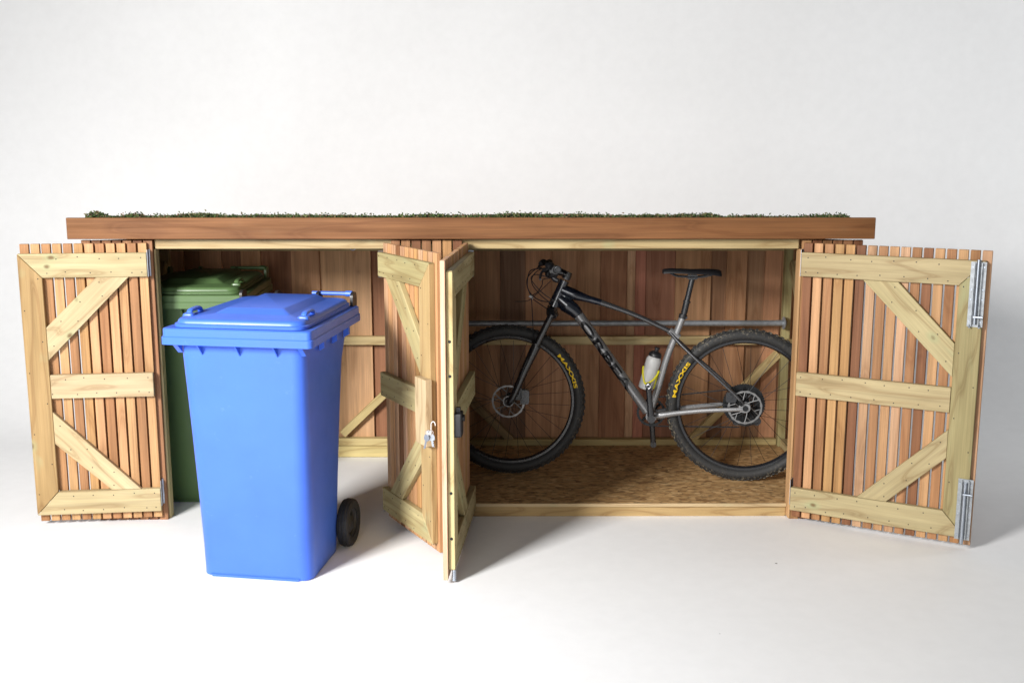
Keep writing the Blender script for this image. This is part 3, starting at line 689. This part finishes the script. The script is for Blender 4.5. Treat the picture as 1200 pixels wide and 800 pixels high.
bm_cyl(bm, (.451, -.040, .312), (.451, .040, .312), .026, seg=28)
bm_cyl(bm, (.375, 0, .725), (.33, 0, .69), .018, seg=14)
frame = mk('frame', bm, GREY, bike)
bm = bmesh.new()
bm_tube(bm, smooth_pts([(.70, 0, .852), (.605, 0, .820), (.52, 0, .788), (.44, 0, .752), (.375, 0, .722), (.345, 0, .706)], 6), [.0150, .0125, .0115, .0115, .0115, .012], 16, L3, 1.35)
for sgn in (-1, 1):
    bm_tube(bm, smooth_pts([(.375, sgn * .010, .721), (.33, sgn * .024, .672), (.25, sgn * .040, .598), (.15, sgn * .052, .512), (.055, sgn * .058, .425), (.022, sgn * .059, .385)], 6), [.0085, .0085, .0075, .007, .0075, .008], 12, L3, .9)
mk('top_tube_and_stays', bm, DARKGREY, frame)
# frame, black front: head tube with the flowing junction
bm = bmesh.new()
bm_tube(bm, smooth_pts([(.872, 0, .955), (.896, 0, .90), (.925, 0, .832)], 6), [.023, .024, .028], 20, L3, 1)
bm_tube(bm, smooth_pts([(.903, 0, .872), (.862, 0, .838), (.830, 0, .815), (.805, 0, .7887)], 7), [.030, .038, .034, .0262], 20, L3, .85)
bm_tube(bm, smooth_pts([(.884, 0, .912), (.825, 0, .888), (.76, 0, .868), (.699, 0, .8515)], 6), [.026, .026, .0175, .0152], 18, L3, 1.1)
bm_tube(bm, smooth_pts([(.905, 0, .885), (.868, 0, .872), (.838, 0, .864)], 5), [.028, .032, .013], 16, L3, .6)
mk('head_junction', bm, NAVY, frame)
# lettering on the down tube
P0, P1 = Vector((.800, 0, .783)), Vector((.485, 0, .348))
axd = (P1 - P0).normalized(); up = Vector((-axd.z, 0, axd.x)); up = up if up.z > 0 else -up
for mat_, bold, lift, sc in ((PRINTBLK, .0012, .0004, 1.0),):
    vs, fs, me = text_mesh('ORBEA', .034, bold)
    bm = subdiv_text(me, 2); xs_ = [v.x for v in vs]; m0 = min(xs_)
    if bold > 0: M0, TW = m0, max(xs_) - m0
    for v in bm.verts:
        u = (v.co.x - M0) / TW; s_ = .022 + u * .405; h = (v.co.y - .0117) * 1.45 - .0030
        r_ = .0255; hh = max(-.0228, min(.0228, h)); c = P0 + axd * s_
        # the tube centre line bows slightly: follow it
        cz = c.x; 
        v.co = c + up * hh + Vector((0, (math.sqrt(max(1e-6, r_ * r_ - hh * hh)) * 1.0) + .0012 + lift, 0))
    o = mk('frame_lettering', bm, mat_, frame, smooth=False)
# fork
bm = bmesh.new(); fd_ = Vector((1.120 - .940, 0, .40 - .800)).normalized()
bm_cyl(bm, (.928, 0, .826), (.934, 0, .812), .026, seg=20)
bm_tube(bm, smooth_pts([(.925, -.062, .775), (.935, -.045, .806), (.938, 0, .814), (.935, .045, .806), (.925, .062, .775)], 6), .021, 14)
for sgn in (-1, 1):
    bm_cyl(bm, (.928, sgn * .064, .800), (1.020, sgn * .064, .610), .0165, seg=18)
    o_ = bm_tube(bm, smooth_pts([(1.000, sgn * .064, .650), (1.012, sgn * .064, .625), (1.060, sgn * .064, .52), (1.108, sgn * .064, .405), (1.128, sgn * .062, .372), (1.138, sgn * .060, .356)], 5), [.0215, .0225, .0195, .0165, .0175, .012], 16)
    bm_cyl(bm, (HB[0], sgn * .050, HB[1]), (HB[0], sgn * .072, HB[1]), .016, seg=18)
    bm_cyl(bm, (1.004, sgn * .064, .655), (1.0, sgn * .064, .662), .0232, seg=18)
bm_tube(bm, smooth_pts([(.995, -.062, .66), (.975, -.05, .70), (.968, 0, .715), (.975, .05, .70), (.995, .062, .66)], 6), .0135, 12)
mk('fork', bm, SATIN, bike)
# front brake caliper and hose
bm = bmesh.new(); bm_loft(bm, [[Vector((p.x, q, p.y)) for p in rrect(1.035, 1.078, .36, .43, .012, 0)] for q in (.030, .062)]); bm_box(bm, 1.07, 1.10, .05, .062, .38, .44)
mk('front_caliper', bm, SATIN, bike)
bm = bmesh.new(); bm_loft(bm, [[Vector((p.x, q, p.y)) for p in rrect(.055, .105, .395, .445, .012, 0)] for q in (.030, .058)]); bm_cyl(bm, (.085, .058, .425), (.085, .066, .425), .010, seg=14)
mk('rear_caliper', bm, SATIN, bike)
bm = bmesh.new(); bm_cyl(bm, (RB[0], .062, RB[1]), (RB[0], .071, RB[1]), .013, seg=18); bm_cyl(bm, (.030, .064, .384), (.045, .064, .403), .0075, seg=10)
mk('rear_axle', bm, DARKST, bike)
# stem, bar, grips, levers
bar_z, bar_s = 1.028, .893
bm = bmesh.new(); bm_cyl(bm, (.868, 0, .962), (.858, 0, .988), .021, seg=20); bm_cyl(bm, (.8555, 0, .990), (.854, 0, .9935), .018, seg=16)
bm_tube(bm, smooth_pts([(.862, 0, .978), (.885, 0, .992), (.915, 0, 1.003)], 4), [.018, .016, .021], 16, L3, 1.2)
bm_cyl(bm, (.922, -.024, 1.004), (.922, .024, 1.004), .022, seg=18)
mk('stem', bm, SATIN, bike)
bp = smooth_pts([(.978, -.37, 1.000), (.958, -.20, 1.002), (.930, -.06, 1.002), (.918, .06, 1.006), (.900, .20, 1.026), (.877, .37, 1.048)], 6)
bm = bmesh.new(); bm_tube(bm, bp, .0115, 14); mk('handlebar', bm, SATIN, bike)
for sgn in (-1, 1):
    e1 = Vector((.877 if sgn > 0 else .978, sgn * .372, 1.048 if sgn > 0 else 1.0)); e0 = Vector((.8935 if sgn > 0 else .964, sgn * .245, 1.031 if sgn > 0 else 1.001))
    bm = bmesh.new(); bm_tube(bm, [e0.lerp(e1, k / 12) for k in range(13)], [.0165 - .0012 * (k % 2) for k in range(13)], 18)
    gr = mk('grip', bm, RUBBER, bike)
    d = (e1 - e0).normalized(); bm = bmesh.new(); bm_tube(bm, [e1 + d * .001 + Vector((.0125 * math.cos(a), 0, .0125 * math.sin(a))) for a in [R(24 * k) for k in range(16)]],   .0024, 8, cap=False)
    mk('end_ring', bm, DARKST, gr)
    bm = bmesh.new(); cl = Vector((.900 if sgn > 0 else .958, sgn * .200, 1.026 if sgn > 0 else 1.002))
    bm_cyl(bm, cl + Vector((0, -.010, 0)), cl + Vector((0, .010, 0)), .018, seg=16)
    bm_tube(bm, smooth_pts([cl + Vector((.02, 0, .012)), cl + Vector((.035, sgn * -.02, .018)), cl + Vector((.045, sgn * -.06, .016))], 5), [.014, .016, .010], 12)
    bm_tube(bm, smooth_pts([cl + Vector((.035, sgn * .0, .008)), cl + Vector((.060, sgn * .03, -.006)), cl + Vector((.062, sgn * .09, -.022)), cl + Vector((.058, sgn * .13, -.028))], 6), [.008, .006, .006, .005], 10)
    mk('brake_lever', bm, BLACKP, bike)
    bm = bmesh.new(); bm_tube(bm, smooth_pts([cl + Vector((-.005, sgn * -.02, -.016)), cl + Vector((.012, sgn * -.03, -.040)), cl + Vector((-.012, sgn * -.015, -.052))], 5), [.011, .013, .010], 12)
    bm_cyl(bm, cl + Vector((.0, sgn * -.01, -.02)), cl + Vector((.02, sgn * -.03, -.03)), .012, seg=12)
    mk('shifter', bm, BLACKP, bike)
# cables and hoses looping in front of the head tube
def cable(nm, pts, r_=.0022): bm = bmesh.new(); bm_tube(bm, smooth_pts(pts, 8), r_, 7); mk(nm, bm, BLACKP, bike)
cable('brake_hose', [(.945, .15, 1.020), (.990, .12, 1.022), (1.035, .06, 1.000), (1.048, .03, .930), (1.032, .01, .872), (1.024, .03, .80), (1.018, .05, .70), (1.02, .075, .64), (1.06, .082, .54), (1.088, .075, .45), (1.085, .062, .41)], .0025)
cable('brake_hose', [(.945, -.15, 1.018), (1.00, -.10, 1.010), (1.052, -.03, .965), (1.045, 0, .905), (1.0, .02, .865), (.945, .025, .855), (.905, .022, .87)], .0025)
cable('gear_cable', [(.93, -.17, .985), (.975, -.12, 1.0), (1.02, -.05, .982), (1.03, 0, .94), (.985, .02, .885), (.93, .022, .845), (.91, .02, .84)])
cable('lockout_cable', [(.93, .17, .985), (.965, .12, .972), (.975, .06, .94), (1.0, .02, .900), (1.03, 0, .872), (.985, .02, .84), (.945, .035, .818)])
cable('dropper_cable', [(.94, .17, .99), (1.0, .12, .995), (1.028, .05, .965), (.99, .03, .91), (.94, .028, .872), (.90, .024, .858)])
cable('loose_cable_end', [(.93, .12, .965), (1.03, .03, .868), (1.07, 0, .852), (1.11, -.01, .848)], .0018)
bm = bmesh.new(); bm_cyl(bm, (1.022, .012, .868), (1.040, .012, .880), .0062, seg=10); mk('cable_clip', bm, WHITEP, bike)
# seat post, collar, saddle
bm = bmesh.new(); a0, a1 = Vector((.312, 0, .79)), Vector((.274, 0, .975)); bm_cyl(bm, a0, a1, .0135, seg=20)
bm_cyl(bm, a0.lerp(a1, .10), a0.lerp(a1, .40), .0155, seg=20); bm_cyl(bm, a0.lerp(a1, .385), a0.lerp(a1, .42), .018, seg=20)
bm_loft(bm, [[Vector((p.x, q, p.y)) for p in rrect(.250, .298, .970, .992, .008, 0)] for q in (-.020, .020)])
mk('seat_post', bm, SATIN, bike)
bm = bmesh.new(); bm_cyl(bm, (.3155, 0, .784), (.3115, 0, .802), .0195, seg=20); bm_cyl(bm, (.298, -.012, .788), (.298, .014, .788), .006, seg=10); mk('seat_collar', bm, BLACKP, bike)
bm = bmesh.new(); st = []
for s_, zt, hw, th in ((.415, 1.012, .006, .010), (.408, 1.016, .018, .018), (.38, 1.020, .021, .020), (.33, 1.019, .026, .018), (.28, 1.017, .037, .016), (.22, 1.018, .056, .016), (.18, 1.018, .067, .018), (.155, 1.015, .069, .020), (.143, 1.010, .058, .016)):
    lp = []
    for k in range(16):
        a = 2 * math.pi * k / 16; x = math.cos(a); z = math.sin(a)
        lp.append(Vector((s_, hw * x, zt - th * .5 - (abs(x) ** 3) * .012 + z * th * .5)))
    st.append(lp)
bm_loft(bm, st); sad = mk('saddle', bm, BLACKP, bike)
bm = bmesh.new()
for sgn in (-1, 1): bm_tube(bm, smooth_pts([(.385, sgn * .012, 1.002), (.35, sgn * .018, .985), (.30, sgn * .021, .981), (.24, sgn * .022, .981), (.20, sgn * .03, .99), (.175, sgn * .035, 1.0)], 5), .0036, 8)
mk('saddle_rail', bm, SATIN, sad)
# crankset
bm = bmesh.new(); N = 64; A = []; yc = -.048
for k in range(N):
    a = 2 * math.pi * k / N; r0 = .071 if k % 2 else .0675
    A.append([bm.verts.new((BBP.x + q * math.cos(a), y, BBP.z + q * math.sin(a))) for q, y in ((r0, yc - .0015), (r0, yc + .0015), (.058, yc + .0015), (.058, yc - .0015))])
for k in range(N):
    p, q = A[k], A[(k + 1) % N]
    for i in range(4): bm.faces.new((p[i], p[(i + 1) % 4], q[(i + 1) % 4], q[i]))
for k in range(4): a = R(45 + 90 * k); bm_cyl(bm, (BBP.x, yc, BBP.z), (BBP.x + .060 * math.cos(a), yc, BBP.z + .060 * math.sin(a)), .009, .006, seg=8)
mk('chainring', bm, DARKST, bike)
def crank(y, end, nm='crank_arm'):
    bm = bmesh.new(); a = Vector((BBP.x, y, BBP.z)); b = Vector((end[0], y + (.012 if y > 0 else -.012), end[1]))
    bm_tube(bm, [a.lerp(b, k / 6) for k in range(7)], [.0175, .0165, .0145, .0135, .013, .0135, .0145], 14, L3, .55)
    bm_cyl(bm, a + Vector((0, -.012, 0)), a + Vector((0, .012, 0)), .019, seg=22); bm_cyl(bm, b + Vector((0, -.008, 0)), b + Vector((0, .008, 0)), .0150, seg=18)
    bm_cyl(bm, a, a + Vector((0, .0135 if y > 0 else -.0135, 0)), .0095, seg=16)
    c_ = mk(nm, bm, SATIN, bike)
    bm = bmesh.new(); bm_tube(bm, [b + Vector((.0095 * math.cos(t_), .0085 if y > 0 else -.0085, .0095 * math.sin(t_))) for t_ in [R(24 * k) for k in range(16)]], .0022, 6, cap=False); mk('pedal_eye', bm, CHROME, c_)
crank(.078, (.468, .472)); crank(-.078, (.436, .140))
# chain and derailleur
def chain(p0, p1):
    bm = bmesh.new(); p0, p1 = Vector(p0), Vector(p1); n = int((p1 - p0).length / .0127)
    for k in range(n):
        a = p0.lerp(p1, k / n); b = p0.lerp(p1, (k + 1) / n)
        off = .0028 if k % 2 else .0016
        for sg in (-1, 1): bm_tube(bm, [a + Vector((0, sg * off, 0)), b + Vector((0, sg * off, 0))], .0028, 6, L3, .35)
        bm_cyl(bm, b + Vector((0, -.004, 0)), b + Vector((0, .004, 0)), .0025, seg=6)
    return mk('chain', bm, DARKST, bike)
chain((.455, -.048, .383), (.055, -.045, .440)); chain((.430, -.048, .244), (.030, -.045, .252))
bm = bmesh.new(); bm_tube(bm, smooth_pts([(.005, -.07, .345), (.035, -.075, .312), (.040, -.062, .285)], 5), [.012, .016, .013], 12)
for c_ in ((.042, .281), (-.052, .284)):
    bm_cyl(bm, (c_[0], -.050, c_[1]), (c_[0], -.042, c_[1]), .021, seg=20)
for y in (-.053, -.040): bm_tube(bm, smooth_pts([(.055, y, .280), (.0, y, .268), (-.06, y, .284)], 5), .010, 10, L3, .2)
mk('rear_derailleur', bm, SATIN, bike)
# bottle cage (yellow straps) on the seat tube, bottle in it
b0, b1 = Vector((.482, 0, .440)), Vector((.440, 0, .598)); bd = (b1 - b0).normalized(); bside = Vector((-bd.z, 0, bd.x)); bside = bside if bside.x > 0 else -bside
bm = bmesh.new()
def rp(h, ang, rr=.0385): c_ = b0.lerp(b1, h); return c_ + (bside * math.cos(ang) + Vector((0, math.sin(ang), 0))) * rr
for sg in (1, -1):
    bm_tube(bm, [rp(.62 - .42 * math.sin(math.pi * k / 10 * .5), R(sg * (170 - 100 * k / 10))) for k in range(11)], .0042, 8)
    bm_tube(bm, [rp(.20 + .42 * (k / 10) ** 1.0, R(sg * (70 - 70 * k / 10 * .9))) for k in range(11)], .0042, 8)
    bm_tube(bm, [rp(.20 - .1 * k / 6, R(sg * (70 + 9 * k))) for k in range(7)], .0042, 8)
bm_tube(bm, [b0 - bside * .036 + bd * .01, b0 - bside * .037 + bd * .09], .005, 8)
mk('bottle_cage', bm, LIME, bike)
bo = thing('water_bottle', 'translucent grey drinks bottle with black cap in the bicycle cage', 'bottle', (0, 0, 0))
M = Matrix.Translation((BX, BY, BZ)) @ Matrix.Rotation(math.atan2(.12425, -.99225), 4, 'Z')
q = Vector((0, 0, 1)).rotation_difference(bd).to_matrix().to_4x4(); MB = M @ Matrix.Translation(b0) @ q
bo.location = MB.to_translation(); bo.rotation_euler = MB.to_euler()
def lathe_z(bm, prof, seg=32):
    Lp = [[Vector((r_ * math.cos(2 * math.pi * k / seg), r_ * math.sin(2 * math.pi * k / seg), z)) for k in range(seg)] for r_, z in prof]; bm_loft(bm, Lp)
bm = bmesh.new(); lathe_z(bm, [(.030, 0), (.035, .004), (.0355, .09), (.034, .098), (.034, .106), (.0355, .114), (.0355, .148), (.031, .158), (.028, .162)]); mk('bottle_body', bm, BOTTLE, bo)
bm = bmesh.new(); lathe_z(bm, [(.0305, .1625), (.0305, .174), (.026, .182), (.015, .188), (.011, .190), (.0085, .196), (.012, .199), (.012, .206), (.008, .209)]); mk('bottle_cap', bm, BLACKP, bo)

# ------------------------------------------------------------------ green roof planting
random.seed(5)
verts = []; faces = []
def leaf(p, s, d):
    u = d.orthogonal().normalized(); v = d.cross(u); n = len(verts)
    a = random.uniform(0, 6.28); u, v = u * math.cos(a) + v * math.sin(a), v * math.cos(a) - u * math.sin(a)
    verts.extend([p - u * s * .35, p + u * s * .35, p + d * s + v * s * .3, p + d * s * .6 - v * s * .35]); faces.extend([(n, n + 1, n + 2), (n, n + 2, n + 3), (n, n + 3, n + 1)])
def mound(x, y): 
    a = noise.noise(Vector((x * 1.1 + 3.3, y * 3, 0))); b = noise.noise(Vector((x * 5 + 1.3, y * 9, 4))); return max(0, .54 + a * .95 + b * .5)
clumps = [(-1.765, .03, .05, .020), (-1.60, .03, .05, .012), (.80, .02, .09, .012), (.87, .03, .05, .014), (-1.50, .04, .32, .007), (-.35, .03, .10, .009), (-1.30, .02, .07, .006)]
N = 46000
for i in range(N):
    x = random.uniform(-1.80, 1.46); y = min(1.05, random.expovariate(14.0)) if i % 5 else random.uniform(0, 1.05)
    m = mound(x, y)
    for cx, cy, cr, ch in clumps:
        m += max(0, 1 - ((x - cx) / cr) ** 2) * max(0, 1 - ((y - cy) / .12) ** 2) * ch * 60
    if m < .22: continue
    h = random.random() ** 1.5 * (.006 + .016 * min(m, 1.8))
    if random.random() < .04: h += random.uniform(.004, .013)
    leaf(Vector((x, y - .004, roof_z(y) + .004 + h)), random.uniform(.005, .012), Vector((random.uniform(-1, 1), random.uniform(-1, 1), random.uniform(.1, 1))).normalized())
me = bpy.data.meshes.new('moss'); me.from_pydata(verts, [], faces); me.materials.append(MOSS)
ms = bpy.data.objects.new('moss', me); COL.objects.link(ms); ms['kind'] = 'stuff'; ms['label'] = 'patchy green and brown moss and sedum growing on the shed roof'; ms['category'] = 'moss'
# soil under it
bm = bmesh.new(); nx, ny = 160, 14; G = []
for j in range(ny + 1):
    y = -.006 + 1.08 * j / ny; G.append([bm.verts.new((-1.85 + 3.395 * i / nx, y, roof_z(y) + .004 * mound(-1.85 + 3.395 * i / nx, y) + .002)) for i in range(nx + 1)])
for j in range(ny):
    for i in range(nx): bm.faces.new((G[j][i], G[j][i + 1], G[j + 1][i + 1], G[j + 1][i]))
so = mk('soil', bm, SOIL, None); so['kind'] = 'stuff'; so['label'] = 'dark soil layer under the moss on the shed roof'; so['category'] = 'soil'
# a dry wiry stalk above the middle doors
st = thing('dry_stalk', 'pale curled dry stalk sticking out of the roof moss', 'twig', (-.36, .03, roof_z(.03)))
bm = bmesh.new(); bm_tube(bm, smooth_pts([(-.035, 0, .004), (-.028, 0, .018), (-.008, 0, .026), (.012, 0, .024), (.022, .0, .012), (.03, 0, .006)], 6), .0014, 6)
bm_tube(bm, smooth_pts([(-.02, .01, .004), (-.012, .01, .016), (.006, .01, .018), (.016, .01, .008)], 6), .0011, 6)
mk('stalk', bm, ZINC, st)
